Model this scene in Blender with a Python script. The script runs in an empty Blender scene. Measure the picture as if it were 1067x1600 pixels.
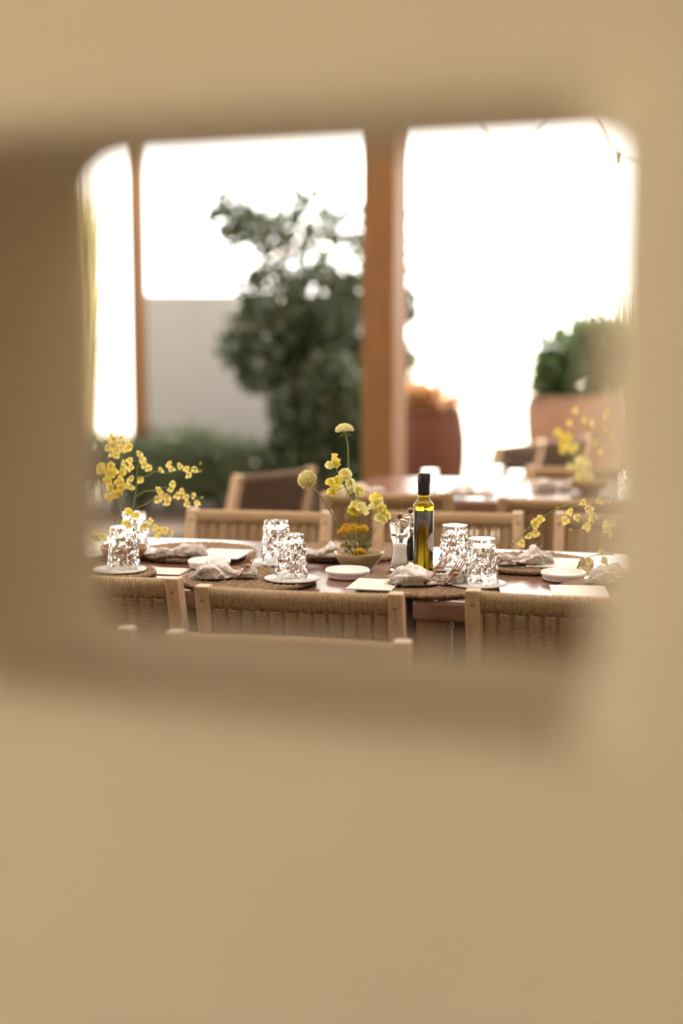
import bpy, bmesh, math, random
from mathutils import Vector, Matrix, noise
random.seed(7)
R = math.radians
PI = math.pi
sc = bpy.context.scene
C = sc.collection

# ------------------------------------------------------------------ camera
EYE = 1.366
FPX = 50.0 / 36.0 * 1600.0
PITCH = math.atan((800.0 - 520.0) / FPX)
cam_d = bpy.data.cameras.new('camera')
cam = bpy.data.objects.new('camera', cam_d); C.objects.link(cam)
cam_d.sensor_fit = 'VERTICAL'; cam_d.sensor_height = 36.0; cam_d.sensor_width = 24.0
cam_d.lens = 50.0
cam_d.clip_start = 0.05; cam_d.clip_end = 300
cam.location = (0, 0, EYE)
cam.rotation_euler = (PI / 2 - PITCH, 0, 0)
cam_d.dof.use_dof = True
cam_d.dof.focus_distance = 3.50
cam_d.dof.aperture_fstop = 1.0
cam_d.dof.aperture_blades = 0
sc.camera = cam

# ------------------------------------------------------------------ world, sun, exposure
world = bpy.data.worlds.new('sky'); sc.world = world
world.use_nodes = True
SUN_DIR = Vector((0.36, 0.72, 0.59)).normalized()      # towards the sun: behind the garden, to the right
SKY_BASE, SKY_GLOW, SKY_POW = 0.95, 5.8, 2.5              # hazy sky that brightens smoothly towards the sun
_nt = world.node_tree; bg = _nt.nodes['Background']
_tc = _nt.nodes.new('ShaderNodeTexCoord'); _vm = _nt.nodes.new('ShaderNodeVectorMath'); _vm.operation = 'DOT_PRODUCT'
_vm.inputs[1].default_value = SUN_DIR
_m1 = _nt.nodes.new('ShaderNodeMath'); _m1.operation = 'MULTIPLY_ADD'; _m1.inputs[1].default_value = 0.5; _m1.inputs[2].default_value = 0.5
_m2 = _nt.nodes.new('ShaderNodeMath'); _m2.operation = 'POWER'; _m2.inputs[1].default_value = SKY_POW
_m3 = _nt.nodes.new('ShaderNodeMath'); _m3.operation = 'MULTIPLY_ADD'; _m3.inputs[1].default_value = SKY_GLOW; _m3.inputs[2].default_value = SKY_BASE
_nt.links.new(_tc.outputs['Generated'], _vm.inputs[0]); _nt.links.new(_vm.outputs['Value'], _m1.inputs[0])
_nt.links.new(_m1.outputs[0], _m2.inputs[0]); _nt.links.new(_m2.outputs[0], _m3.inputs[0]); _nt.links.new(_m3.outputs[0], bg.inputs['Strength'])
bg.inputs['Color'].default_value = (1.0, 0.95, 0.88, 1)
sun_d = bpy.data.lights.new('sun', 'SUN'); sun_d.energy = 12.0; sun_d.angle = R(1.2)
sun_d.color = (1.0, 0.84, 0.62)
sun = bpy.data.objects.new('sun', sun_d); C.objects.link(sun)
sun.location = (6, 14, 10)
sun.rotation_euler = (-SUN_DIR).to_track_quat('-Z', 'Y').to_euler()
sc.view_settings.view_transform = 'Standard'
sc.view_settings.look = 'None'
sc.view_settings.gamma = 1.0
sc.view_settings.use_curve_mapping = False
sc.view_settings.exposure = 0.45

# ------------------------------------------------------------------ pixel helpers (photo frame 1067x1600)
def ray(px, py):
    cx = (px - 533.5) / FPX; cy = (800.0 - py) / FPX
    return Vector((cx, math.cos(PITCH) + cy * math.sin(PITCH), -math.sin(PITCH) + cy * math.cos(PITCH)))
def at(px, py, z):
    d = ray(px, py); t = (z - EYE) / d.z
    return Vector((d.x * t, d.y * t, z))
def atd(px, py, Y):
    d = ray(px, py); t = Y / d.y
    return Vector((d.x * t, Y, EYE + d.z * t))

# ------------------------------------------------------------------ mesh builder
class MB:
    def __init__(s): s.v = []; s.f = []
    def add(s, vs, fs):
        o = len(s.v); s.v += [tuple(v) for v in vs]; s.f += [tuple(i + o for i in f) for f in fs]
    def box(s, c, size, M=None):
        x, y, z = [k / 2 for k in size]
        vs = [Vector((sx * x, sy * y, sz * z)) for sz in (-1, 1) for sy in (-1, 1) for sx in (-1, 1)]
        if M is not None: vs = [M @ v for v in vs]
        c = Vector(c)
        s.add([v + c for v in vs], [(0, 2, 3, 1), (4, 5, 7, 6), (0, 1, 5, 4), (2, 6, 7, 3), (0, 4, 6, 2), (1, 3, 7, 5)])
    def hexa(s, bot, top):
        s.add(list(bot) + list(top), [(3, 2, 1, 0), (4, 5, 6, 7), (0, 1, 5, 4), (1, 2, 6, 5), (2, 3, 7, 6), (3, 0, 4, 7)])
    def lathe(s, prof, n=24, c=(0, 0, 0), cap=True, fn=None):
        o = len(s.v); c = Vector(c)
        for i, (r, z) in enumerate(prof):
            for k in range(n):
                a = 2 * PI * k / n
                rr = fn(i, k, r, z) if fn else r
                s.v.append((c.x + rr * math.cos(a), c.y + rr * math.sin(a), c.z + z))
        for i in range(len(prof) - 1):
            for k in range(n):
                k2 = (k + 1) % n
                s.f.append((o + i * n + k, o + i * n + k2, o + (i + 1) * n + k2, o + (i + 1) * n + k))
        if cap:
            s.f.append(tuple(o + k for k in reversed(range(n))))
            e = o + (len(prof) - 1) * n
            s.f.append(tuple(e + k for k in range(n)))
    def tube(s, pts, r, n=6, cap=True):
        pts = [Vector(p) for p in pts]; m = len(pts)
        rs = r if isinstance(r, (list, tuple)) else [r] * m
        o = len(s.v)
        T = []
        for i in range(m):
            t = pts[min(i + 1, m - 1)] - pts[max(i - 1, 0)]
            T.append(t.normalized() if t.length > 1e-9 else Vector((0, 0, 1)))
        ref = Vector((0, 0, 1)) if abs(T[0].z) < 0.9 else Vector((1, 0, 0))
        N = (ref - T[0] * ref.dot(T[0])).normalized()
        for i in range(m):
            N = (N - T[i] * N.dot(T[i]))
            N = N.normalized() if N.length > 1e-9 else T[i].orthogonal().normalized()
            B = T[i].cross(N)
            for k in range(n):
                a = 2 * PI * k / n
                s.v.append(tuple(pts[i] + (N * math.cos(a) + B * math.sin(a)) * rs[i]))
        for i in range(m - 1):
            for k in range(n):
                k2 = (k + 1) % n
                s.f.append((o + i * n + k, o + i * n + k2, o + (i + 1) * n + k2, o + (i + 1) * n + k))
        if cap and n > 2:
            s.f.append(tuple(o + k for k in reversed(range(n))))
            s.f.append(tuple(o + (m - 1) * n + k for k in range(n)))
    def ball(s, c, r, n=8, m=5, sq=(1, 1, 1)):
        c = Vector(c); o = len(s.v)
        for i in range(1, m):
            t = PI * i / m
            for k in range(n):
                a = 2 * PI * k / n
                s.v.append((c.x + r * sq[0] * math.sin(t) * math.cos(a), c.y + r * sq[1] * math.sin(t) * math.sin(a), c.z + r * sq[2] * math.cos(t)))
        top = len(s.v); s.v.append((c.x, c.y, c.z + r * sq[2])); s.v.append((c.x, c.y, c.z - r * sq[2]))
        for i in range(m - 2):
            for k in range(n):
                k2 = (k + 1) % n
                s.f.append((o + i * n + k, o + (i + 1) * n + k, o + (i + 1) * n + k2, o + i * n + k2))
        for k in range(n):
            k2 = (k + 1) % n
            s.f.append((top, o + k, o + k2)); s.f.append((top + 1, o + (m - 2) * n + k2, o + (m - 2) * n + k))
    def mesh(s, name, m, smooth=True):
        me = bpy.data.meshes.new(name); me.from_pydata(s.v, [], s.f); me.update()
        if smooth: me.polygons.foreach_set('use_smooth', [True] * len(me.polygons))
        if m is not None: me.materials.append(m)
        return me
    def build(s, name, m, parent=None, smooth=True, bevel=0.0, seg=2):
        return obj(name, s.mesh(name, m, smooth), parent, bevel, seg)

def obj(name, me, parent=None, bevel=0.0, seg=2):
    o = bpy.data.objects.new(name, me); C.objects.link(o)
    if parent is not None: o.parent = parent
    if bevel > 0:
        b = o.modifiers.new('bevel', 'BEVEL'); b.width = bevel; b.segments = seg; b.limit_method = 'ANGLE'; b.angle_limit = R(40)
        b.harden_normals = False
    return o
def tag(o, label=None, cat=None, group=None, kind=None):
    if label: o['label'] = label
    if cat: o['category'] = cat
    if group: o['group'] = group
    if kind: o['kind'] = kind
    return o
def thing(name, label, cat, loc=(0, 0, 0), rz=0.0, group=None):
    o = bpy.data.objects.new(name, None); C.objects.link(o); o.empty_display_size = 0.05
    o.location = loc; o.rotation_euler = (0, 0, rz)
    return tag(o, label, cat, group)
def dup(root, loc, rz, label=None, group=None):
    r = root.copy(); C.objects.link(r); r.location = loc; r.rotation_euler = (0, 0, rz)
    if label: r['label'] = label
    if group: r['group'] = group
    for ch in list(root.children):
        c = ch.copy(); C.objects.link(c); c.parent = r
        for g in list(ch.children):
            d = g.copy(); C.objects.link(d); d.parent = c
    return r

# ------------------------------------------------------------------ materials
def mat(name, col, rough=0.6, metal=0.0, spec=0.5, trans=0.0, ior=1.45, sheen=0.0, sub=0.0,
        var=0.0, vscale=20.0, stretch=(1, 1, 1), bump=0.0, bscale=60.0, col2=None, translucent=0.0):
    m = bpy.data.materials.new(name); m.use_nodes = True
    nt = m.node_tree; N = nt.nodes; L = nt.links
    p = N['Principled BSDF']
    p.inputs['Base Color'].default_value = (*col, 1)
    p.inputs['Roughness'].default_value = rough
    p.inputs['Metallic'].default_value = metal
    p.inputs['Specular IOR Level'].default_value = spec
    p.inputs['Transmission Weight'].default_value = trans
    p.inputs['IOR'].default_value = ior
    p.inputs['Sheen Weight'].default_value = sheen
    if var > 0 or bump > 0:
        tc = N.new('ShaderNodeTexCoord'); mp = N.new('ShaderNodeMapping')
        mp.inputs['Scale'].default_value = stretch
        L.new(tc.outputs['Object'], mp.inputs['Vector'])
    if var > 0:
        nz = N.new('ShaderNodeTexNoise'); nz.inputs['Scale'].default_value = vscale; nz.inputs['Detail'].default_value = 4
        L.new(mp.outputs['Vector'], nz.inputs['Vector'])
        rp = N.new('ShaderNodeValToRGB')
        c2 = col2 if col2 else tuple(c * (1 - var) for c in col)
        rp.color_ramp.elements[0].position = 0.32; rp.color_ramp.elements[0].color = (*c2, 1)
        rp.color_ramp.elements[1].position = 0.68; rp.color_ramp.elements[1].color = (*col, 1)
        L.new(nz.outputs['Fac'], rp.inputs['Fac']); L.new(rp.outputs['Color'], p.inputs['Base Color'])
    if bump > 0:
        nb = N.new('ShaderNodeTexNoise'); nb.inputs['Scale'].default_value = bscale; nb.inputs['Detail'].default_value = 3
        L.new(mp.outputs['Vector'], nb.inputs['Vector'])
        bp = N.new('ShaderNodeBump'); bp.inputs['Strength'].default_value = bump; bp.inputs['Distance'].default_value = 0.01
        L.new(nb.outputs['Fac'], bp.inputs['Height']); L.new(bp.outputs['Normal'], p.inputs['Normal'])
    if translucent > 0:
        tr = N.new('ShaderNodeBsdfTranslucent'); mx = N.new('ShaderNodeMixShader')
        tr.inputs['Color'].default_value = (*[min(1, c * 1.25) for c in col], 1)
        mx.inputs['Fac'].default_value = translucent
        out = N['Material Output']
        L.new(p.outputs['BSDF'], mx.inputs[1]); L.new(tr.outputs['BSDF'], mx.inputs[2]); L.new(mx.outputs['Shader'], out.inputs['Surface'])
    return m

M = {}
M['plaster'] = mat('beige_plaster', (0.53, 0.45, 0.32), 0.85, var=0.10, vscale=3.0, bump=0.15, bscale=25)
M['garden_wall'] = mat('pale_render', (0.37, 0.375, 0.385), 0.9, var=0.06, vscale=1.2, bump=0.1, bscale=8)
M['paving'] = mat('terrace_paving', (0.17, 0.12, 0.085), 0.7, var=0.25, vscale=2.5)
M['gravel'] = mat('pale_gravel', (0.80, 0.74, 0.64), 0.9, var=0.12, vscale=3.0)
M['slat'] = mat('pale_slats', (0.62, 0.52, 0.40), 0.7, var=0.15, vscale=6, stretch=(1, 8, 8))  # pale so the unseen slats bounce light onto the tables
M['ceiling'] = mat('roof_boards', (0.30, 0.19, 0.10), 0.7, var=0.25, vscale=6, stretch=(1, 8, 8))
M['post'] = mat('honey_timber', (0.17, 0.074, 0.010), 0.55, var=0.35, vscale=5, stretch=(6, 6, 0.6), col2=(0.125, 0.050, 0.008))
M['oak'] = mat('pale_oak', (0.55, 0.395, 0.26), 0.5, var=0.25, vscale=10, stretch=(8, 8, 0.8), bump=0.05)
M['rope'] = mat('paper_cord', (0.50, 0.35, 0.205), 0.75, var=0.28, vscale=130, bump=0.3, bscale=400)
M['rope_shaded'] = mat('shaded_cord', (0.16, 0.105, 0.075), 0.8, var=0.3, vscale=130)  # cord colour darkened to put shade on the far chairs
M['plug'] = mat('dark_wood_plug', (0.25, 0.14, 0.075), 0.5)
M['table'] = mat('walnut_top', (0.21, 0.105, 0.08), 0.17, spec=0.6, ior=1.75, var=0.3, vscale=6, stretch=(0.7, 9, 9))
M['table_leg'] = mat('table_timber', (0.24, 0.125, 0.07), 0.5, var=0.3, vscale=8, stretch=(7, 7, 0.7))
M['glass'] = mat('clear_cut_glass', (1, 1, 1), 0.0, trans=1.0, ior=1.48)
M['acrylic'] = mat('clear_acrylic', (1, 1, 1), 0.02, trans=1.0, ior=1.3)
M['oil'] = mat('olive_oil_bottle', (0.17, 0.115, 0.004), 0.03, trans=0.95, ior=1.33)
M['oil_neck'] = mat('olive_oil_neck', (0.62, 0.52, 0.02), 0.03, trans=0.95, ior=1.33)
M['cap'] = mat('black_cap', (0.012, 0.011, 0.011), 0.3)
M['gold'] = mat('brass_ring', (0.75, 0.55, 0.08), 0.3, metal=0.8)
M['paper_label'] = mat('grey_paper_label', (0.42, 0.38, 0.34), 0.7)
M['salt'] = mat('white_salt', (0.86, 0.82, 0.78), 0.9, bump=0.3, bscale=500)
M['pepper'] = mat('black_pepper', (0.035, 0.028, 0.026), 0.8, bump=0.5, bscale=400)
M['steel'] = mat('steel', (0.62, 0.60, 0.57), 0.22, metal=1.0)
M['bronze'] = mat('bronze_steel', (0.22, 0.12, 0.075), 0.3, metal=0.9)
M['linen'] = mat('washed_linen', (0.74, 0.655, 0.625), 0.9, sheen=0.3, var=0.16, vscale=45, bump=0.5, bscale=220)
M['seagrass'] = mat('seagrass', (0.27, 0.165, 0.085), 0.75, var=0.55, vscale=120, bump=0.4, bscale=300)
M['card'] = mat('menu_paper', (0.60, 0.55, 0.50), 0.6)
M['coaster'] = mat('grey_stoneware', (0.50, 0.46, 0.43), 0.4)
M['dish'] = mat('white_glaze', (0.78, 0.74, 0.71), 0.25)
M['bowl'] = mat('olive_stoneware', (0.42, 0.30, 0.14), 0.3, var=0.45, vscale=14, stretch=(1, 1, 3))
M['bowl_wood'] = mat('brown_stoneware', (0.30, 0.165, 0.07), 0.35, var=0.3, vscale=14)
M['stem'] = mat('flower_stem', (0.17, 0.21, 0.055), 0.5)
M['sage'] = mat('feathery_green', (0.20, 0.25, 0.09), 0.6, translucent=0.3)
M['cream_petal'] = mat('cream_petal', (0.84, 0.78, 0.48), 0.6, translucent=0.25)
M['lemon'] = mat('lemon_petal', (0.86, 0.78, 0.26), 0.5, var=0.3, vscale=60, col2=(0.84, 0.64, 0.06), translucent=0.4)
M['pale_lemon'] = mat('pale_lemon_petal', (0.90, 0.87, 0.56), 0.5, var=0.3, vscale=50, col2=(0.85, 0.75, 0.20), translucent=0.4)
M['orchid'] = mat('orchid_petal', (0.88, 0.79, 0.36), 0.45, var=0.3, vscale=110, col2=(0.82, 0.56, 0.07), translucent=0.35)
M['mustard'] = mat('mustard_yarrow', (0.74, 0.44, 0.012), 0.7, var=0.25, vscale=150)
M['yarrow_green'] = mat('green_yarrow', (0.38, 0.36, 0.07), 0.7, var=0.4, vscale=150)
M['terracotta'] = mat('brown_terracotta', (0.10, 0.032, 0.016), 0.75, var=0.2, vscale=5)
M['terracotta_pink'] = mat('pink_terracotta', (0.37, 0.235, 0.18), 0.8, var=0.2, vscale=5)
M['soil'] = mat('soil', (0.06, 0.04, 0.025), 0.95)
M['bark'] = mat('bark', (0.17, 0.10, 0.065), 0.85, var=0.4, vscale=20)
M['leaf_dark'] = mat('tree_leaf', (0.045, 0.07, 0.03), 0.27, spec=0.8, translucent=0.12)
M['leaf_mid'] = mat('shrub_leaf', (0.115, 0.155, 0.085), 0.45, translucent=0.2)
M['leaf_bright'] = mat('pot_bush_leaf', (0.11, 0.175, 0.085), 0.35, translucent=0.3)
M['leaf_pale'] = mat('pale_olive_leaf', (0.45, 0.40, 0.20), 0.5, translucent=0.4)
M['leaf_rust'] = mat('rusty_leaf', (0.42, 0.24, 0.12), 0.3, spec=0.8, translucent=0.35)
M['wire'] = mat('black_wire', (0.02, 0.02, 0.02), 0.5)

# ------------------------------------------------------------------ the setting
def slab(name, x0, x1, y0, y1, z0, z1, m):
    b = MB(); b.box(((x0 + x1) / 2, (y0 + y1) / 2, (z0 + z1) / 2), (x1 - x0, y1 - y0, z1 - z0))
    return tag(b.build(name, m, smooth=False), kind='structure')
tag(slab('ground', -60, 60, -30, 120, -0.12, -0.02, M['gravel']), label='pale gravel ground beyond the terrace')
tag(slab('floor', -7, 7, -0.5, 9.3, -0.10, 0.0, M['paving']), label='brown paved terrace floor under the tables')

# wall in front of the camera with its small window-like opening: it runs obliquely, nearer on the right
WS = 1.14; ROOF_BACK = 2.3; ROOF_FWD = 1.5; LOW_ROOF_Z = 1.95
WP = Vector((0.112 * WS, 0.64 * WS, 0)); WU = Vector((-0.940, 0.342, 0)).normalized(); WN = Vector((0.342, 0.940, 0)).normalized()
WW = 0.342 * WS; WT = 0.182 * WS
WZ0 = EYE - 0.186 * WS; WZ1 = EYE + 0.103 * WS
WH = 3.06
def front_wall():
    us = [-1.6, 0.0, WW, 4.2]; zs = [0.0, WZ0, WZ1, WH]
    bm = bmesh.new(); g = {}
    for k, d in enumerate((0.0, WT)):
        for i, u in enumerate(us):
            for j, z in enumerate(zs):
                p = WP + WU * u + WN * d; g[k, i, j] = bm.verts.new((p.x, p.y, z))
    for k in (0, 1):
        for i in range(3):
            for j in range(3):
                if (i, j) == (1, 1): continue
                f = [g[k, i, j], g[k, i + 1, j], g[k, i + 1, j + 1], g[k, i, j + 1]]
                bm.faces.new(f if k else f[::-1])
    ring = [(1, 1), (2, 1), (2, 2), (1, 2)]
    hole = []
    for a in range(4):
        b = (a + 1) % 4
        f = bm.faces.new([g[0, *ring[a]], g[0, *ring[b]], g[1, *ring[b]], g[1, *ring[a]]]); hole.append(f)
    outer = [(0, 0), (1, 0), (2, 0), (3, 0), (3, 1), (3, 2), (3, 3), (2, 3), (1, 3), (0, 3), (0, 2), (0, 1)]
    for a in range(12):
        b = (a + 1) % 12
        bm.faces.new([g[0, *outer[b]], g[0, *outer[a]], g[1, *outer[a]], g[1, *outer[b]]])
    bmesh.ops.recalc_face_normals(bm, faces=bm.faces)
    es = list({e for f in hole for e in f.edges})
    bmesh.ops.bevel(bm, geom=es, offset=0.028, segments=5, affect='EDGES', profile=0.5)
    me = bpy.data.meshes.new('wall_front'); bm.to_mesh(me); bm.free()
    me.polygons.foreach_set('use_smooth', [False] * len(me.polygons)); me.materials.append(M['plaster'])
    return tag(obj('wall_front', me), kind='structure', label='thick beige plaster wall with a small rounded window opening')
front_wall()

# open slatted pergola roof over the terrace (above the picture) and unseen solid roofs added to cut light at the wall
_c = WP + WU * 4.2; _d = WP - WU * 1.6
pg = MB(); pg.box((0, 5.0, 3.11), (13.6, 0.12, 0.14)); pg.box((0, 9.0, 3.11), (13.6, 0.12, 0.14))
perg = tag(pg.build('ceiling', M['ceiling'], smooth=False), kind='structure', label='unseen timber pergola roof above the tables, slatted to keep sun off')
_sl = MB(); _sl.box((0, 0, 0), (13.6, 0.045, 0.17)); _sl = _sl.mesh('slat', M['slat'], False)
_y = 1.3
while _y < 9.5:
    o = obj('slat', _sl, perg); o.location = (0, _y, 2.955); _y += 0.195  # unseen slats, deep and close enough to stop direct sun
def roof_part(name, p0, p1, z, label):
    b = MB(); poly = [_c + WN * p1, _c + WN * p0, _d + WN * p0, _d + WN * p1]
    b.add([(p.x, p.y, z) for p in poly] + [(p.x, p.y, z + 0.09) for p in poly], [(3, 2, 1, 0), (4, 5, 6, 7)] + [(i, (i + 1) % 4, 4 + (i + 1) % 4, 4 + i) for i in range(4)])
    return tag(b.build(name, M['ceiling'], smooth=False), kind='structure', label=label)
roof_part('ceiling_far_blocker', 0.0, ROOF_FWD, 3.061, 'unseen boarded roof added to shade the far side of the wall')  # added roof, keeps terrace light off the opening
roof_part('ceiling_near_blocker', -ROOF_BACK, -0.002, LOW_ROOF_Z, 'unseen low boarded roof added to shade this side of the wall')  # added roof, set low to darken the wall towards the top
# unseen wall added beside the terrace to keep right-hand light off the opening
tag(slab('wall_right_blocker', 2.3, 2.5, 0.2, 7.2, 0.0, 2.7, M['plaster']), label='unseen beige plaster wall added to block light on the right of the terrace')
# unseen dark blocker added on the camera's right to shade the opening's left reveal
_b = MB(); _p = WP - WU * 0.75; _q = _p - WN * 2.6
_v = [_p, _q, _q - WU * 0.1, _p - WU * 0.1]
_b.add([(p.x, p.y, 0) for p in _v] + [(p.x, p.y, LOW_ROOF_Z - 0.005) for p in _v], [(3, 2, 1, 0), (4, 5, 6, 7)] + [(i, (i + 1) % 4, 4 + (i + 1) % 4, 4 + i) for i in range(4)])
tag(_b.build('wall_near_blocker', M['table_leg'], smooth=False), kind='structure', label='unseen dark timber wall added right of the camera to block light')
# planted soil bed before the garden wall
tag(slab('garden_bed', -6, 0.6, 9.3, 12.0, -0.02, 0.012, M['soil']), label='dark soil bed at the foot of the garden wall')

# garden wall
gw = MB(); _l = atd(226, 460, 12.0)
gw.box(((_l.x + 0.35) / 2 , 12.1, _l.z / 2), (0.35 - _l.x, 0.2, _l.z))
tag(gw.build('wall_garden', M['garden_wall'], smooth=False, bevel=0.01), kind='structure', label='smooth pale grey garden wall behind the dark tree')

# posts
def post(px, Y, w, h, rz, label, name='timber_post'):
    p = atd(px, 520, Y)
    b = MB(); b.box((0, 0, h / 2), (w, w, h))
    o = b.build(name, M['post'], smooth=False, bevel=0.008)
    o.location = (p.x, p.y, 0); o.rotation_euler = (0, 0, rz)
    return tag(o, label, 'post')
post(601, 8.0, 0.19, 2.865, R(-27), 'thick honey-brown timber post standing beside the brown terracotta urn')
post(217, 11.0, 0.098, 3.6, R(-27), 'slim orange-brown timber post at the end of the grey garden wall')

# ------------------------------------------------------------------ dining chair
CH = 0.79
def yb(z): return -0.205 - 0.28 * (z - 0.45)
def bow(x): return -0.016 * (1 - (x / 0.21) ** 2)
NRM = Vector((0, -1, -0.28)).normalized()       # outwards, behind the chair
def bp(x, z, d): return Vector((x, yb(z) + bow(x), z)) + NRM * d
def make_chair():
    t = thing('dining_chair', 'chair', 'chair')
    for s in (-1, 1):
        b = MB()
        w, dp = 0.036, 0.05
        def sec(x, y, z, w, dp): return [Vector((x - w / 2, y - dp / 2, z)), Vector((x + w / 2, y - dp / 2, z)), Vector((x + w / 2, y + dp / 2, z)), Vector((x - w / 2, y + dp / 2, z))]
        a0 = sec(s * 0.222, -0.25, 0.0, 0.028, 0.034); a1 = sec(s * 0.225, yb(0.44), 0.44, w, dp); a2 = sec(s * 0.225, yb(CH), CH, w * 0.95, 0.040)
        o = len(b.v); b.v += [tuple(v) for v in a0 + a1 + a2]
        b.f += [(3, 2, 1, 0), (8, 9, 10, 11)] + [(i, (i + 1) % 4, 4 + (i + 1) % 4, 4 + i) for i in range(4)] + [(4 + i, 4 + (i + 1) % 4, 8 + (i + 1) % 4, 8 + i) for i in range(4)]
        pst = b.build('back_post', M['oak'], t, smooth=False, bevel=0.004)
        for sd in (-1, 1):
            b = MB(); b.ball((s * 0.225, yb(0.757) + sd * 0.0215, 0.757), 0.005, 8, 4); b.build('wood_plug', M['plug'], pst)
        b = MB(); b.hexa([Vector(v) for v in sec(s * 0.215, 0.225, 0, 0.027, 0.03)], [Vector(v) for v in sec(s * 0.225, 0.215, 0.45, 0.036, 0.042)])
        b.build('front_leg', M['oak'], t, smooth=False, bevel=0.004)
        b = MB(); b.box((s * 0.225, 0.0, 0.425), (0.024, 0.40, 0.04)); b.build('side_rail', M['oak'], t, smooth=False, bevel=0.003)
        b = MB(); b.box((s * 0.222, -0.01, 0.20), (0.02, 0.44, 0.026)); b.build('stretcher', M['oak'], t, smooth=False, bevel=0.003)
    b = MB(); b.box((0, 0.215, 0.42), (0.42, 0.024, 0.05)); b.build('front_rail', M['oak'], t, smooth=False, bevel=0.003)
    b = MB(); b.box((0, -0.20, 0.42), (0.42, 0.024, 0.05)); b.build('rear_rail', M['oak'], t, smooth=False, bevel=0.003)
    b = MB(); b.tube([bp(-0.205 + 0.41 * i / 10, 0.772, 0) for i in range(11)], 0.0085, 8); b.build('top_rail', M['oak'], t)
    b = MB(); b.tube([bp(-0.205 + 0.41 * i / 10, 0.492, 0) for i in range(11)], 0.009, 8); b.build('lower_rail', M['oak'], t)
    # rope wound over the top rail
    rn = random.Random(3); b = MB(); n = 74
    for i in range(n):
        x = -0.2035 + 0.407 * i / (n - 1); e = rn.uniform(-0.004, 0.003); j = rn.uniform(-0.0012, 0.0012)
        zb = 0.739 + e
        b.tube([bp(x + j, zb, 0.008), bp(x, 0.757, 0.0125), bp(x, 0.773, 0.0125), bp(x, 0.7835, 0.0055), bp(x, 0.7835, -0.0055), bp(x, 0.773, -0.0125), bp(x, 0.757, -0.0125), bp(x - j, zb, -0.008)], 0.0026, 5)
    b.build('rope_wrap', M['rope'], t)
    # woven panel
    b = MB(); cols = 12; pitch = 0.407 / cols; rows = 37
    for st in (0, 1):
        for r in range(rows):
            z0 = 0.738 - r * 0.0066 - st * 0.0033
            if z0 < 0.494: break
            pts = []; ph = rn.uniform(-0.03, 0.03)
            for q in range(cols * 8 + 1):
                x = -0.2035 + 0.407 * q / (cols * 8)
                tt = (q / 8.0) % 1.0
                c = -math.cos(2 * PI * (tt + ph)) + 0.40
                d = 0.0150 * (0.5 + 0.5 * math.tanh(2.6 * c)) - 0.001
                zz = z0 + 0.0011 * math.sin(2 * PI * tt + 0.5) + rn.uniform(-0.0005, 0.0005)
                pts.append(bp(x, zz, d if st == 0 else -d))
            b.tube(pts, 0.0022, 5)
    b.build('rope_panel', M['rope'], t)
    b = MB()
    for k in range(cols):
        for dx in (-0.0035, 0.0035):
            x = -0.2035 + pitch * (k + 0.5) + dx
            b.tube([bp(x, 0.752, 0.004), bp(x, 0.66, 0), bp(x, 0.57, 0), bp(x, 0.488, 0)], 0.0034, 5)
    for k in range(1, cols):
        for dx in (-0.0034, 0.0034):
            x = -0.2035 + pitch * k + dx
            b.tube([bp(x, 0.75, 0.0), bp(x, 0.62, 0), bp(x, 0.488, 0)], 0.0033, 5)
    b.build('rope_upright', M['rope'], t)
    b = MB()
    for i in range(64):
        x = -0.211 + 0.422 * i / 63
        b.tube([(x, -0.21, 0.438), (x, -0.19, 0.449), (x, 0.0, 0.446), (x, 0.205, 0.449), (x, 0.226, 0.438)], 0.0036, 4)
    b.build('seat_rope', M['rope'], t)
    return t
chair0 = make_chair()
chair_used = [False]
def place_chair(lx, ly, rx, ry, back_to_cam, label):
    """lx..ry: pixels of the tops of the two posts as seen; both stand at the height CH."""
    a = at(lx, ly, CH); c = at(rx, ry, CH); mid = (a + c) / 2; ax = (c - a).normalized()
    yaw = math.atan2(ax.y, ax.x)                 # local +x runs to the right in view when the back is to the camera
    if not back_to_cam: yaw += PI
    off = Vector((0, yb(CH), 0)); off.rotate(Matrix.Rotation(yaw, 3, 'Z').to_euler())
    loc = Vector((mid.x, mid.y, 0)) - off
    if chair_used[0]: return dup(chair0, loc, yaw, label)
    chair_used[0] = True
    chair0.location = loc; chair0.rotation_euler = (0, 0, yaw); chair0['label'] = label
    return chair0
# near side of the first table, backs to the camera
place_chair(-15, 889, 289, 903, True, 'woven rope chair drawn up to the table before the upturned glass among yellow orchids')
place_chair(315, 914, 621, 926, True, 'woven rope chair with its whole back in view, before the pale scabiosa bowl')
place_chair(745, 921, 1052, 933, True, 'woven rope chair drawn up to the table before the white dish under the orchid spray')
# chairs on this side, backs turned to the first table
place_chair(264, 983, 640, 1000, False, 'blurred rope chair low behind the sill, directly behind the whole-backed rope chair')
place_chair(-165, 962, 236, 979, False, 'blurred rope chair low behind the sill, beside another whose far post shows')
# far side of the first table, facing the camera
place_chair(298, 794, 514, 799, False, 'rope chair across the table behind the linen napkin and the paired glasses')
place_chair(590, 797, 812, 800, False, 'rope chair across the table behind the olive oil bottle')
place_chair(876, 800, 1098, 806, False, 'rope chair across the table behind the yellow orchid spray')
# second table, near side
place_chair(503, 770, 709, 768, True, 'out-of-focus rope chair at the second table, in front of the timber post')
place_chair(781, 776, 992, 781, True, 'out-of-focus rope chair at the second table, below the blurred sweet pea bowl')
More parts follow.
